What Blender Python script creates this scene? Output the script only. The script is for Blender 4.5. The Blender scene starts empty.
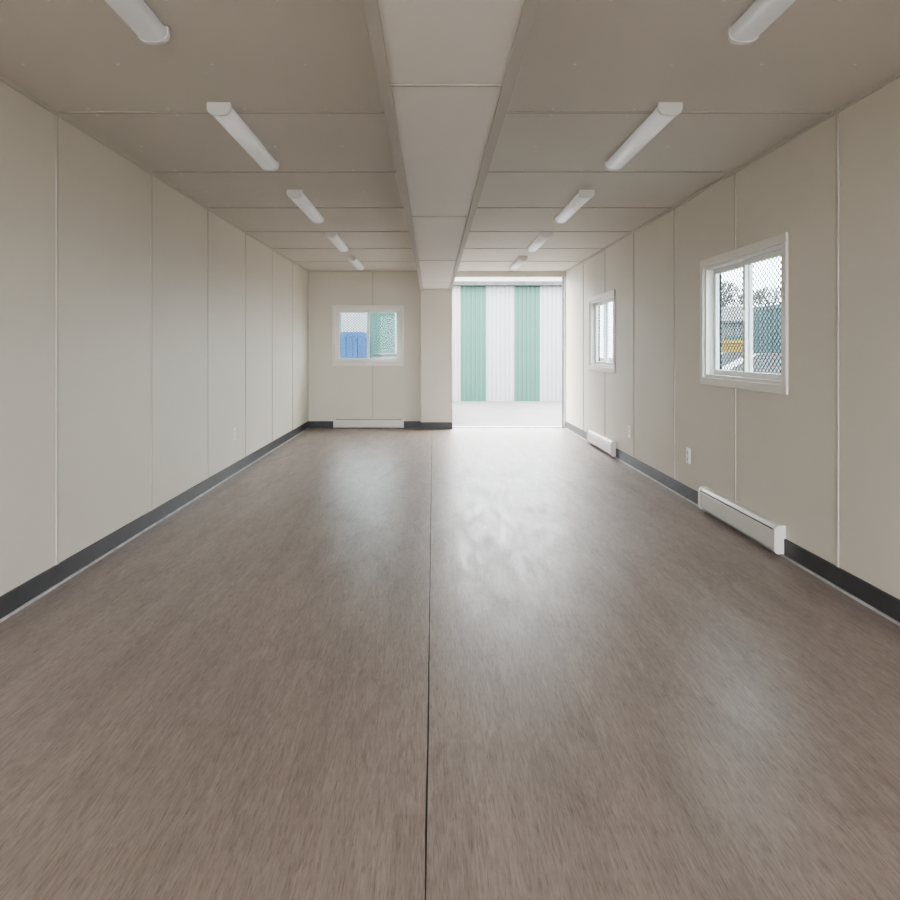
import bpy, bmesh, math, random
from mathutils import Vector
random.seed(4)
S=bpy.context.scene
XL,XR,YB,YF,H=-1.93,2.054,10.96,-3.9,2.424
GZ=-0.35
T=0.12
# ---------------- materials
def mat(name,col,rough=0.6,metal=0.0,var=0.0,vscale=3.0,bump=0.0,bscale=200,emit=0,spec=None):
    m=bpy.data.materials.new(name); m.use_nodes=True
    n=m.node_tree.nodes; l=m.node_tree.links; b=n['Principled BSDF']
    b.inputs['Base Color'].default_value=(*col,1); b.inputs['Roughness'].default_value=rough
    b.inputs['Metallic'].default_value=metal
    if spec is not None: b.inputs['Specular IOR Level'].default_value=spec
    if emit:
        b.inputs['Emission Color'].default_value=(1,1,1,1); b.inputs['Emission Strength'].default_value=emit
    tc=n.new('ShaderNodeTexCoord')
    no=n.new('ShaderNodeTexNoise'); no.inputs['Scale'].default_value=vscale; no.inputs['Detail'].default_value=4
    l.new(tc.outputs['Object'],no.inputs['Vector'])
    r=n.new('ShaderNodeValToRGB')
    r.color_ramp.elements[0].position=.3; r.color_ramp.elements[1].position=.7
    r.color_ramp.elements[0].color=(*[c*(1-var) for c in col],1)
    r.color_ramp.elements[1].color=(*[min(1,c*(1+var)) for c in col],1)
    l.new(no.outputs['Fac'],r.inputs['Fac']); l.new(r.outputs['Color'],b.inputs['Base Color'])
    if bump:
        n2=n.new('ShaderNodeTexNoise'); n2.inputs['Scale'].default_value=bscale
        l.new(tc.outputs['Object'],n2.inputs['Vector'])
        bp=n.new('ShaderNodeBump'); bp.inputs['Strength'].default_value=bump; bp.inputs['Distance'].default_value=.002
        l.new(n2.outputs['Fac'],bp.inputs['Height']); l.new(bp.outputs['Normal'],b.inputs['Normal'])
    return m
M_wall=mat('wall_vinyl',(.71,.665,.585),.55,var=.015,vscale=1.5,bump=.15,bscale=300)
M_ceil=mat('ceiling_panel',(.66,.625,.565),.7,var=.015,vscale=1.2,bump=.1)
M_beam=mat('beam_panel',(.78,.755,.71),.6,var=.015,vscale=1.2,bump=.1)
M_bat=mat('batten',(.58,.55,.49),.5)
M_batc=mat('ceiling_batten',(.50,.475,.43),.6)
M_white=mat('white_vinyl',(.82,.81,.78),.35)
M_cas=mat('cream_casing',(.83,.80,.73),.4)
M_base=mat('black_vinyl_base',(.055,.057,.062),.45,var=.15,vscale=8)
M_strip=mat('pale_trim_and_glare',(.50,.50,.51),.4,var=.2,vscale=10)  # pale tone imitates floor-edge glare at the walls; also threshold and wheel hubs
M_seam=mat('black_seam',(.02,.018,.017),.6)
M_heat=mat('heater_enamel',(.74,.72,.67),.35)
M_dark=mat('dark_slot',(.05,.05,.05),.7)
M_lens=mat('acrylic_lens',(.84,.84,.84),.3,emit=.02)
M_hous=mat('fixture_housing',(.80,.79,.77),.4)
M_grille=mat('mesh_steel',(.03,.032,.035),.6,metal=.2)
M_plate=mat('outlet_plastic',(.90,.90,.89),.3)
M_screw=mat('screw_heads',(.78,.76,.72),.4)
M_cw=mat('cladding_white',(.23,.23,.235),.5,var=.05,vscale=.6)
M_cg=mat('cladding_green',(.028,.090,.068),.5,var=.05,vscale=.6)
M_roof=mat('roof_metal',(.04,.04,.038),.6,var=.4,vscale=6)
M_conc=mat('yard_concrete',(.105,.104,.10),.85,var=.12,vscale=.8,bump=.3,bscale=30)
M_blue=mat('container_blue',(.004,.045,.13),.5,var=.1)
M_teal=mat('container_teal',(.018,.045,.045),.5,var=.1)
M_grey=mat('shed_grey',(.09,.10,.105),.6,var=.1)
M_yel=mat('bin_yellow',(.25,.16,.015),.5,var=.1)
M_carp=mat('car_paint',(.03,.033,.036),.4)
M_carr=mat('car_paint_red',(.05,.014,.012),.4)
M_carg=mat('car_glass',(.02,.022,.025),.25)
M_tyre=mat('tyre',(.02,.02,.02),.8)
M_lamp=mat('tail_lamp',(.4,.02,.02),.3)
M_bark=mat('bark',(.09,.08,.07),.9,var=.3)
def glassmat():
    m=bpy.data.materials.new('window_glass'); m.use_nodes=True
    n=m.node_tree.nodes; l=m.node_tree.links; n.remove(n['Principled BSDF'])
    t=n.new('ShaderNodeBsdfTransparent'); t.inputs[0].default_value=(.86,.925,.935,1)
    g=n.new('ShaderNodeBsdfGlossy'); g.inputs['Roughness'].default_value=.02
    x=n.new('ShaderNodeMixShader'); x.inputs[0].default_value=.01
    l.new(t.outputs[0],x.inputs[1]); l.new(g.outputs[0],x.inputs[2]); l.new(x.outputs[0],n['Material Output'].inputs[0])
    return m
M_glass=glassmat()
def floormat():
    m=bpy.data.materials.new('vinyl_plank_floor'); m.use_nodes=True
    n=m.node_tree.nodes; l=m.node_tree.links; b=n['Principled BSDF']
    tc=n.new('ShaderNodeTexCoord')
    def mp(sx,sy,rot=0):
        k=n.new('ShaderNodeMapping'); k.inputs['Scale'].default_value=(sx,sy,1); k.inputs['Rotation'].default_value=(0,0,rot)
        l.new(tc.outputs['Object'],k.inputs['Vector']); return k
    def noise(k,det,ro,dist=0):
        g=n.new('ShaderNodeTexNoise'); g.inputs['Scale'].default_value=1; g.inputs['Detail'].default_value=det
        g.inputs['Roughness'].default_value=ro; g.inputs['Distortion'].default_value=dist
        l.new(k.outputs[0],g.inputs['Vector']); return g
    def ramp(src,p0,c0,p1,c1):
        r=n.new('ShaderNodeValToRGB'); e=r.color_ramp.elements
        e[0].position=p0; e[0].color=(*c0,1); e[1].position=p1; e[1].color=(*c1,1); l.new(src,r.inputs['Fac']); return r
    def mix(mode,f,a,c):
        x=n.new('ShaderNodeMix'); x.data_type='RGBA'; x.blend_type=mode; x.inputs[0].default_value=f
        l.new(a,x.inputs[6]); l.new(c,x.inputs[7]); return x.outputs[2]
    k=mp(1,1,math.pi/2)
    br=n.new('ShaderNodeTexBrick'); l.new(k.outputs[0],br.inputs['Vector'])
    br.inputs['Scale'].default_value=1; br.inputs['Brick Width'].default_value=.92; br.inputs['Row Height'].default_value=.102
    br.inputs['Mortar Size'].default_value=.0005; br.inputs['Mortar Smooth'].default_value=.5; br.offset=.37
    br.inputs['Color1'].default_value=(.44,.44,.44,1); br.inputs['Color2'].default_value=(.56,.56,.56,1); br.inputs['Mortar'].default_value=(.40,.40,.40,1)
    # grain: slightly wandering long fibres
    g=noise(mp(95,7),9,.74,1.2)
    r=ramp(g.outputs['Fac'],.32,(.265,.212,.186),.68,(.43,.362,.330))
    c=mix('OVERLAY',.45,r.outputs[0],br.outputs['Color'])
    gp=noise(mp(300,16),3,.6)
    c=mix('MULTIPLY',.65,c,ramp(gp.outputs['Fac'],.36,(.60,.59,.58),.46,(1,1,1)).outputs[0])
    c=mix('MULTIPLY',1,c,ramp(noise(mp(1.6,.8),5,.5).outputs['Fac'],.3,(.90,.90,.90),.7,(1,1,1)).outputs[0])
    sc=noise(mp(6,1.8),10,.8,.8)
    c=mix('MULTIPLY',.5,c,ramp(sc.outputs['Fac'],.38,(.74,.735,.73),.50,(1,1,1)).outputs[0])
    l.new(c,b.inputs['Base Color'])
    g3=noise(mp(9,1.8),11,.8,.5)
    mr=n.new('ShaderNodeMapRange'); mr.inputs[1].default_value=.36; mr.inputs[2].default_value=.64; mr.inputs[3].default_value=.30; mr.inputs[4].default_value=.46
    l.new(g3.outputs['Fac'],mr.inputs[0]); l.new(mr.outputs[0],b.inputs['Roughness'])
    b.inputs['Specular IOR Level'].default_value=.5
    bp=n.new('ShaderNodeBump'); bp.inputs['Strength'].default_value=.2; bp.inputs['Distance'].default_value=.001
    l.new(g.outputs['Fac'],bp.inputs['Height']); l.new(bp.outputs[0],b.inputs['Normal'])
    return m
M_floor=floormat()

# ---------------- mesh builder
class MB:
    def __init__(s,fn=None): s.bm=bmesh.new(); s.mats=[]; s.fn=fn or (lambda p:p)
    def mi(s,m):
        if m not in s.mats: s.mats.append(m)
        return s.mats.index(m)
    def box(s,a,b,m):
        x0,y0,z0=a; x1,y1,z1=b
        P=[(x0,y0,z0),(x1,y0,z0),(x1,y1,z0),(x0,y1,z0),(x0,y0,z1),(x1,y0,z1),(x1,y1,z1),(x0,y1,z1)]
        V=[s.bm.verts.new(s.fn(p)) for p in P]; i=s.mi(m)
        for f in [(0,3,2,1),(4,5,6,7),(0,1,5,4),(1,2,6,5),(2,3,7,6),(3,0,4,7)]:
            s.bm.faces.new([V[k] for k in f]).material_index=i
    def prism(s,poly,mk,a,b,m,smooth=False):
        A=[s.bm.verts.new(s.fn(mk(p,a))) for p in poly]; B=[s.bm.verts.new(s.fn(mk(p,b))) for p in poly]
        i=s.mi(m); n=len(poly)
        s.bm.faces.new(A).material_index=i; s.bm.faces.new(B[::-1]).material_index=i
        for k in range(n):
            f=s.bm.faces.new([A[k],B[k],B[(k+1)%n],A[(k+1)%n]]); f.material_index=i; f.smooth=smooth
    def quad(s,ps,m):
        f=s.bm.faces.new([s.bm.verts.new(s.fn(p)) for p in ps]); f.material_index=s.mi(m)
    def done(s,name,bevel=0,parent=None):
        bmesh.ops.recalc_face_normals(s.bm,faces=s.bm.faces)
        me=bpy.data.meshes.new(name); s.bm.to_mesh(me); s.bm.free()
        for m in s.mats: me.materials.append(m)
        o=bpy.data.objects.new(name,me); S.collection.objects.link(o)
        if bevel:
            md=o.modifiers.new('b','BEVEL'); md.width=bevel; md.segments=2; md.limit_method='ANGLE'
        if parent: o.parent=parent
        return o

# ---------------- shell
b=MB(); b.box((XL-T,YF,GZ),(XR+T,YB+T,0),M_floor); b.done('floor')
b=MB(); b.box((XL-T,YF,H),(XR+T,YB+T,H+.12),M_ceil); b.done('ceiling')
b=MB(); b.box((XL-T,YF,0),(XL,YB+T,H),M_wall); b.done('wall_left')
def holed(mb,u0,u1,holes,mk,z1=H):
    cur=u0
    for (a,c,z0h,z1h) in holes:
        mb.box(*mk(cur,a,0,z1),M_wall); mb.box(*mk(a,c,0,z0h),M_wall); mb.box(*mk(a,c,z1h,z1),M_wall); cur=c
    mb.box(*mk(cur,u1,0,z1),M_wall)
WZ0,WZ1=.945,1.885
CW=.055
RW=[(4.10,5.42),(7.99,9.33)]
b=MB(); holed(b,YF,YB+T,[(a+CW,c-CW,WZ0+CW,WZ1-CW) for a,c in RW],lambda a,c,z,w:((XR,a,z),(XR+T,c,w))); b.done('wall_right')
BW=(-1.555,-.45)
BX1=-.188; BX2=.283
b=MB(); holed(b,XL,BX1,[(BW[0]+CW,BW[1]-CW,WZ0+CW+.02,WZ1-CW+.01)],lambda a,c,z,w:((a,YB,z),(c,YB+T,w))); b.done('wall_back')
BZ=1.204+.926
PY=10.80
b=MB(); b.box((BX1,PY,0),(BX2,YB+T,BZ),M_wall); b.done('wall_post',bevel=.004)
b=MB()
b.box((BX1,YF,BZ),(BX2,YB+T,H),M_beam)
for x0,x1 in ((BX1,BX1+.042),(BX2-.042,BX2)): b.box((x0,YF,BZ-.012),(x1,PY,BZ),M_batc)
for y in (.04,2.48,4.92,7.34,9.78):
    b.box((BX1+.042,y-.008,BZ-.004),(BX2-.042,y+.008,BZ),M_batc)
b.done('ceiling_beam')
b=MB()
b.box((BX2,YB,H-.085),(XR,YB+T,H),M_bat)
b.box((XR-.03,YB,.012),(XR,YB+T,H-.085),M_white)
b.box((XR-.045,YB+.04,.012),(XR-.03,YB+.09,H-.085),M_dark)
b.box((BX2,YB+.03,.012),(BX2+.014,YB+.09,H-.085),M_dark)
b.box((BX2,YB+.0,0),(XR,YB+T,.012),M_strip)
b.done('door_1')
# battens
GRID=[YB-1.22*i for i in range(1,13)]
GRIDR=[9.70-1.2195*i for i in range(0,12)]
b=MB()
for y in GRID:
    if y>YF: b.box((XL,y-.010,.1),(XL+.006,y+.010,H-.02),M_bat)
b.box((XL,YF,H-.02),(XL+.014,YB,H),M_bat); b.box((XL,YB-.014,.1),(XL+.014,YB,H-.02),M_bat)
b.done('trim_1')
b=MB()
for y in GRIDR:
    if y<YF: continue
    z0,z1=.1,H-.02
    segs=[(z0,z1)]
    for a,c in RW:
        if a-.02<y<c+.02: segs=[(z0,WZ0),(WZ1,z1)]
    for p,q in segs: b.box((XR-.006,y-.010,p),(XR,y+.010,q),M_bat)
b.box((XR-.014,YF,H-.02),(XR,YB,H),M_bat)
b.done('trim_2')
b=MB()
xm=-.93
b.box((xm-.01,YB-.004,.1),(xm+.01,YB,WZ0+.02),M_bat); b.box((xm-.01,YB-.004,WZ1+.01),(xm+.01,YB,H-.02),M_bat)
b.box((XL+.014,YB-.014,H-.02),(BX1,YB,H),M_bat)
b.done('trim_3')
b=MB()
for y in GRID:
    if y<YF: continue
    b.box((XL+.014,y-.010,H-.006),(BX1,y+.010,H),M_batc); b.box((BX2,y-.010,H-.006),(XR-.014,y+.010,H),M_batc)
b.done('trim_4')
b=MB()
def disc(mb,c,r,m,n=8,h=.002):
    mb.prism([(c[0]+r*math.cos(2*math.pi*k/n),c[1]+r*math.sin(2*math.pi*k/n)) for k in range(n)],lambda p,t:(p[0],p[1],t),c[2]-h,c[2],m)
for y in GRID+[YB]:
    for off in (-.05,-.61,-1.17):
        for x in (-1.75,-1.35,-.95,-.55,.6,1.0,1.4,1.8):
            if YF<y+off<YB: disc(b,(x+.02*random.random(),y+off,H),.007,M_screw,h=.0025)
b.done('ceiling_screws')
# baseboards
HR=[(4.13,5.32),(7.93,9.17)]; HB=(-1.53,-.45)
bh=.105
b=MB(); b.box((XL,YF,.012),(XL+.012,YB,bh),M_base); b.box((XL,YF,0),(XL+.020,YB,.012),M_strip); b.done('baseboard_left')  # thin pale strip under the baseboard stands in for glare on the floor edge
b=MB(); 
cur=YF
for a,c in HR+[(YB,YB)]:
    b.box((XR-.012,cur,.012),(XR,a,bh),M_base); cur=c
b.box((XR-.020,YF,0),(XR,YB,.012),M_strip)  # floor-edge glare on this side, modelled as a pale strip
b.done('baseboard_right')
b=MB(); b.box((XL+.012,YB-.012,.0),(HB[0],YB,bh),M_base); b.box((HB[1],YB-.012,.0),(BX1,YB,bh),M_base)
b.box((BX1,PY-.012,0),(BX2,PY,bh),M_base); b.box((BX2,PY-.012,0),(BX2+.012,YB,bh),M_base)
b.done('baseboard_back')
b=MB(); N=80; sx=-.016
pts=[]
for i in range(N+1):
    y=YF+(YB-YF-.2)*i/N; x=sx+random.uniform(-.0014,.0014); w=random.uniform(.0012,.0028); pts.append((x-w,x+w,y))
for i in range(N):
    a,c=pts[i],pts[i+1]
    b.quad([(a[0],a[2],.0012),(a[1],a[2],.0012),(c[1],c[2],.0012),(c[0],c[2],.0012)],M_seam)
b.done('trim_5')

# ---------------- windows
def window(name,fn,W,Hh,flip=False):
    root=bpy.data.objects.new(name,None); S.collection.objects.link(root)
    def frame(mb,u0,u1,v0,v1,wd,w0,w1,m):
        mb.box((u0,w0,v0),(u1,w1,v0+wd),m); mb.box((u0,w0,v1-wd),(u1,w1,v1),m)
        mb.box((u0,w0,v0+wd),(u0+wd,w1,v1-wd),m); mb.box((u1-wd,w0,v0+wd),(u1,w1,v1-wd),m)
    b=MB(fn); frame(b,0,W,0,Hh,CW,-.018,0,M_cas); b.done('casing',.004,root)
    b=MB(fn); c=CW
    frame(b,c,W-c,c,Hh-c,.022,.0,.1,M_white); b.done('vinyl_frame',.002,root)
    i0=c+.022; mid=W/2
    b=MB(fn)
    frame(b,i0,mid+.02,i0,Hh-i0,.036,.03,.055,M_white)
    frame(b,mid-.02,W-i0,i0,Hh-i0,.036,.058,.083,M_white)
    b.box((mid-.012,.022,Hh*.48),(mid+.0,.03,Hh*.56),M_white)
    b.done('sashes',.003,root)
    b=MB(fn)
    b.box((i0+.03,.040,i0+.03),(mid-.01,.044,Hh-i0-.03),M_glass)
    b.box((mid+.01,.068,i0+.03),(W-i0-.03,.072,Hh-i0-.03),M_glass)
    b.done('glass',0,root)
    b=MB(fn); u0,u1,v0,v1=c+.01,W-c-.01,c+.01,Hh-c-.01; r=.0034; wq=.115
    st=.050; k=.85
    for s in (1,-1):
        q=u0-(v1-v0)/k
        while q<u1+(v1-v0)/k:
            a=q; ub=a+s*(v1-v0)/k
            def at(u): return v0+(u-a)*k*s
            lo,hi=min(a,ub),max(a,ub)
            cl,ch=max(lo,u0),min(hi,u1)
            if ch-cl>.005:
                p=(cl,at(cl)); t=(ch,at(ch))
                d=Vector((t[0]-p[0],t[1]-p[1])).normalized(); nn=Vector((-d.y,d.x))*r
                poly=[(p[0]+nn.x,p[1]+nn.y),(p[0]-nn.x,p[1]-nn.y),(t[0]-nn.x,t[1]-nn.y),(t[0]+nn.x,t[1]+nn.y)]
                off=.0 if s==1 else .003
                b.prism(poly,lambda p,t:(p[0],t,p[1]),wq+off,wq+off+.003,M_grille)
            q+=st
    frame(b,c-.0,W-c,c,Hh-c,.015,.112,.122,M_grille)
    b.done('security_mesh',0,root)
    return root
for a,c in RW:
    window('window_%d'%(RW.index((a,c))+1),(lambda p,a=a:(XR+p[1],a+p[0],WZ0+p[2])),c-a,WZ1-WZ0)
window('window_3',lambda p:(BW[0]+p[0],YB+p[1],WZ0+.015+p[2]),BW[1]-BW[0],WZ1-WZ0-.005)

# ---------------- baseboard heaters
def heater(fn,L):
    b=MB(fn); e=.022
    mk=lambda p,t:(t,p[0],p[1])
    b.box((e,0,.015),(L-e,.006,.165),M_heat)
    b.prism([(0,.172),(.042,.172),(.060,.155),(.060,.150),(.040,.164),(0,.164)],mk,e,L-e,M_heat)
    b.prism([(.058,.144),(.064,.140),(.064,.034),(.052,.022),(.048,.025),(.058,.038)],mk,e,L-e,M_heat)
    b.prism([(.006,.155),(.050,.142),(.050,.045),(.006,.030)],mk,e+.01,L-e-.01,M_dark)
    b.box((e,.006,.015),(L-e,.03,.02),M_heat)
    for t in (0,L-e): b.prism([(0,.010),(.052,.010),(.068,.028),(.068,.158),(.048,.176),(0,.176)],mk,t,t+e,M_heat)
    return b.done('baseboard_heater',.0015)
for a,c in HR: heater(lambda p,a=a:(XR-.0005-p[1],a+p[0],p[2]+.006),c-a)
heater(lambda p:(HB[0]+p[0],YB-.0005-p[1],p[2]-.008),HB[1]-HB[0])

# ---------------- outlets
def outlet(fn):
    b=MB(fn)
    b.box((-.038,0,-.060),(.038,.009,.060),M_plate)
    for s in (-1,1):
        n=12; b.prism([(.017*math.cos(2*math.pi*k/n),s*.026+.015*math.sin(2*math.pi*k/n)) for k in range(n)],lambda p,t:(p[0],t,p[1]),.009,.011,M_heat)
        for q in (-.006,.006): b.box((q-.0015,.011,s*.026-.002),(q+.0015,.0115,s*.026+.006),M_dark)
        b.box((-.002,.011,s*.026-.009),(.002,.0115,s*.026-.005),M_dark)
    b.box((-.002,.009,-.002),(.002,.0105,.002),M_dark)
    return b.done('wall_outlet',.002)
outlet(lambda p:(XR-p[1],5.70+p[0],.355+p[2]))
outlet(lambda p:(XR-p[1],7.40+p[0],.355+p[2]))
outlet(lambda p:(XL+p[1],6.88+p[0],.39+p[2]))

# ---------------- ceiling lights
def fixture(x,yc):
    L=1.10; w=.056; b=MB(lambda p:(x+p[0],yc-L/2+p[1],H-.0005+p[2]))
    mk=lambda p,t:(p[0],t,p[1])
    b.prism([(-w*.8,0),(w*.8,0),(w*.8,-.018),(-w*.8,-.018)],mk,.02,L-.02,M_hous)
    prof=[(-w,-.014),(-w,-.030),(-w*.9,-.043),(-w*.7,-.053),(-w*.4,-.058),(0,-.060),(w*.4,-.058),(w*.7,-.053),(w*.9,-.043),(w,-.030),(w,-.014)]
    b.prism(prof,mk,.02,L-.02,M_lens,True)
    cap=[(px*1.06,pz*1.06 if pz<-.02 else 0) for px,pz in prof]
    for t in (0,L-.022): b.prism(cap,mk,t,t+.022,M_hous)
    return b.done('ceiling_light_fixture')
for i in range(5):
    y=2.14+1.905*i
    fixture(-1.055,y); fixture(1.17,y)

# ---------------- exterior
b=MB(); b.quad([(-90,-60,GZ),(90,-60,GZ),(90,140,GZ),(-90,140,GZ)],M_conc); b.done('ground')
def corr(mb,path_fn,u0,u1,z0,z1,pitch,d,matf):
    n=int(round((u1-u0)/pitch)); p=(u1-u0)/n
    pts=[]
    for i in range(n):
        s=u0+i*p
        pts+=[(s,0),(s+p*.45,0),(s+p*.55,d),(s+p*.9,d)]
    pts.append((u1,0))
    for a,c in zip(pts[:-1],pts[1:]):
        mb.quad([path_fn(a,z0),path_fn(c,z0),path_fn(c,z1),path_fn(a,z1)],matf((a[0]+c[0])/2))
WY=21.6; WT=1.204+64*WY/710
greens=[(-5.2,-4.4),(-3.6,-2.8),(-1.95,-1.15),(-.79,.0),(.821,1.643),(2.464,3.255)]
b=MB()
isg=lambda u:M_cg if any(a<=u<c for a,c in greens) else M_cw
corr(b,lambda q,z:(q[0],WY-q[1],z),-9,4.6,GZ,WT,.13,.03,isg)
b.box((-9,WY+.01,GZ),(4.6,WY+9,WT-.02),M_cw)
corr(b,lambda q,z:(4.6+q[1],WY+q[0],z),0,9,GZ,WT,.13,.03,lambda u:M_cw)
b.prism([(WY-.25,WT),(WY-.25,WT+.12),(WY+4.5,WT+1.5),(WY+9.2,WT+.12),(WY+9.2,WT)],lambda p,t:(t,p[0],p[1]),-9.2,4.8,M_roof)
b.done('striped_metal_shed')
def container(x0,y0,L,D,Hc,m,name='shipping_container'):
    b=MB(); z0=GZ+.001; z1=GZ+Hc; f=lambda u:m
    e=.12
    b.box((x0+.04,y0+.04,z0+.1),(x0+L-.04,y0+D-.04,z1-.05),m)
    corr(b,lambda q,z:(x0+q[0],y0+.035-q[1],z),e,L-e,z0+.12,z1-.1,.28,.03,f)
    corr(b,lambda q,z:(x0+q[0],y0+D-.035+q[1],z),e,L-e,z0+.12,z1-.1,.28,.03,f)
    corr(b,lambda q,z:(x0+.035-q[1],y0+q[0],z),e,D-e,z0+.12,z1-.1,.28,.03,f)
    corr(b,lambda q,z:(x0+L-.035+q[1],y0+q[0],z),e,D-e,z0+.12,z1-.1,.28,.03,f)
    for x in (x0,x0+L-e):
        for y in (y0,y0+D-e): b.box((x,y,z0),(x+e,y+e,z1),m)
    for z in (z0,z1-.12):
        b.box((x0+e,y0,z),(x0+L-e,y0+e,z+.12),m); b.box((x0+e,y0+D-e,z),(x0+L-e,y0+D,z+.12),m)
        b.box((x0,y0+e,z),(x0+e,y0+D-e,z+.12),m); b.box((x0+L-e,y0+e,z),(x0+L,y0+D-e,z+.12),m)
    return b.done(name)
container(-5.2,16.8,3.55,2.0,1.98,M_blue)
container(9.0,17.6,6.0,2.4,2.75,M_teal)
def warehouse(x0,y0,L,D,Hc):
    b=MB(); z1=GZ+Hc
    corr(b,lambda q,z:(x0+q[0],y0-q[1],z),0,L,GZ,z1,.5,.06,lambda u:M_grey)
    b.box((x0,y0+.01,GZ),(x0+L,y0+D,z1),M_grey)
    corr(b,lambda q,z:(x0-q[1],y0+q[0],z),0,D,GZ,z1,.5,.06,lambda u:M_grey)
    b.prism([(y0-.3,z1),(y0+D/2,z1+1.1),(y0+D+.3,z1),(y0+D+.3,z1-.12),(y0-.3,z1-.12)],lambda p,t:(t,p[0],p[1]),x0-.3,x0+L+.3,M_roof)
    for k in range(3): b.box((x0+1.2+k*4.2,y0-.09,GZ),(x0+3.4+k*4.2,y0-.065,GZ+2.4),M_teal)
    return b.done('warehouse')
warehouse(16.5,43,14,7,3.3)
def car(x,y,ang,paint):
    ca,sa=math.cos(ang),math.sin(ang)
    fn=lambda p:(x+p[0]*ca-p[1]*sa,y+p[0]*sa+p[1]*ca,GZ+p[2])
    b=MB(fn)
    def loft(secs,m,sm=False):
        R=[[b.bm.verts.new(fn(p)) for p in s] for s in secs]; i=b.mi(m); n=len(R[0])
        for r0,r1 in zip(R[:-1],R[1:]):
            for k in range(n): b.bm.faces.new([r0[k],r1[k],r1[(k+1)%n],r0[(k+1)%n]]).material_index=i
        b.bm.faces.new(R[0]).material_index=i; b.bm.faces.new(R[-1][::-1]).material_index=i
    side=[(-2.15,.35),(-2.2,.6),(-2.1,.9),(-1.2,.98),(1.0,.98),(2.0,.86),(2.2,.62),(2.15,.32)]
    loft([[(-.88,q[0]*.97,q[1]) for q in side],[(-.84,q[0],q[1]) for q in side],[(.84,q[0],q[1]) for q in side],[(.88,q[0]*.97,q[1]) for q in side]],paint)
    cab=[(-1.75,.95),(-1.35,1.42),(.25,1.46),(1.15,.96)]
    loft([[(-.80,q[0],q[1]) if q[1]<1 else (-.64,q[0],q[1]) for q in cab],[(.80,q[0],q[1]) if q[1]<1 else (.64,q[0],q[1]) for q in cab]],M_carg)
    b.box((-.63,-1.3,1.425),(.63,.22,1.475),paint)
    for sx in (-1,1):
        for yy in (-1.35,1.35):
            n=20
            b.prism([(yy+.33*math.cos(2*math.pi*k/n),.33+.33*math.sin(2*math.pi*k/n)) for k in range(n)],lambda p,t:(t,p[0],p[1]),sx*.70,sx*.90,M_tyre)
            b.prism([(yy+.19*math.cos(2*math.pi*k/n),.33+.19*math.sin(2*math.pi*k/n)) for k in range(n)],lambda p,t:(t,p[0],p[1]),sx*.90,sx*.91,M_strip)
        b.box((sx*.78-.1,-2.22,.68),(sx*.78+.1,-2.12,.84),M_lamp)
    b.box((-.22,-2.22,.5),(.22,-2.19,.62),M_cw)
    return b.done('parked_car',.03)
car(-.62,16.2,0,M_carp)
car(11.2,27.0,math.radians(80),M_carr)
car(7.3,15.6,math.radians(75),M_carr)
car(14.6,38.5,math.radians(95),M_carp)
b=MB(); 
mk=lambda p,t:(t,p[0],p[1])
x0,y0=11.3,30.0
b.prism([(y0,GZ+.0),(y0+1.5,GZ+.0),(y0+1.9,GZ+1.9),(y0-.4,GZ+1.9)],mk,x0,x0+1.6,M_yel)
b.box((x0-.06,y0-.48,GZ+1.86),(x0+1.66,y0+1.98,GZ+1.98),M_yel)
for k in range(4): b.box((x0+.1+k*.42,y0-.30,GZ+.9),(x0+.18+k*.42,y0-.1,GZ+1.86),M_yel)
b.done('waste_skip')
def tree(x,y,h):
    b=MB(); bi=b.mi(M_bark)
    def seg(p,q,r0,r1):
        d=(q-p).normalized(); u=d.orthogonal().normalized(); v=d.cross(u)
        A=[b.bm.verts.new(p+(u*math.cos(t)+v*math.sin(t))*r0) for t in [k*2.0944 for k in range(3)]]
        B=[b.bm.verts.new(q+(u*math.cos(t)+v*math.sin(t))*r1) for t in [k*2.0944 for k in range(3)]]
        for k in range(3): b.bm.faces.new([A[k],A[(k+1)%3],B[(k+1)%3],B[k]]).material_index=bi
    def grow(p,d,L,r,dep):
        q=p+d*L; seg(p,q,r,r*.65)
        if dep==0: return
        for k in range(3):
            nd=(d+Vector((random.uniform(-1,1),random.uniform(-1,1),random.uniform(-.2,.6)))*.65).normalized()
            grow(q,nd,L*.76,max(r*.6,.012),dep-1)
    grow(Vector((x,y,GZ)),Vector((0,0,1)),h*.26,h*.022,6)
    return b.done('bare_tree')
for x,y,h in ((17.5,52,6.6),(20.5,53,7.6),(24,53,6.8),(27,54,7.4),(14.6,52,4.6)): tree(x,y,h)

# ---------------- light
w=bpy.data.worlds.new('overcast_sky'); S.world=w; w.use_nodes=True
n=w.node_tree.nodes; l=w.node_tree.links; bg=n['Background']
tc=n.new('ShaderNodeTexCoord'); sp=n.new('ShaderNodeSeparateXYZ'); l.new(tc.outputs['Generated'],sp.inputs[0])
r=n.new('ShaderNodeValToRGB'); r.color_ramp.elements[0].position=.0; r.color_ramp.elements[0].color=(.86,.90,.94,1)
r.color_ramp.elements[1].position=.6; r.color_ramp.elements[1].color=(.98,.985,1,1)
l.new(sp.outputs['Z'],r.inputs[0]); l.new(r.outputs[0],bg.inputs[0]); bg.inputs[1].default_value=3.0
S.view_settings.view_transform='AgX'
S.view_settings.look='AgX - Medium High Contrast'
S.view_settings.exposure=2.7
cam=bpy.data.cameras.new('camera'); co=bpy.data.objects.new('camera',cam); S.collection.objects.link(co)
co.location=(0,0,1.204); co.rotation_euler=(math.pi/2,0,0)
cam.sensor_width=36; cam.lens=710/900*36; cam.shift_x=17/900; cam.shift_y=-100/900; cam.clip_start=.05; cam.clip_end=400
S.camera=co
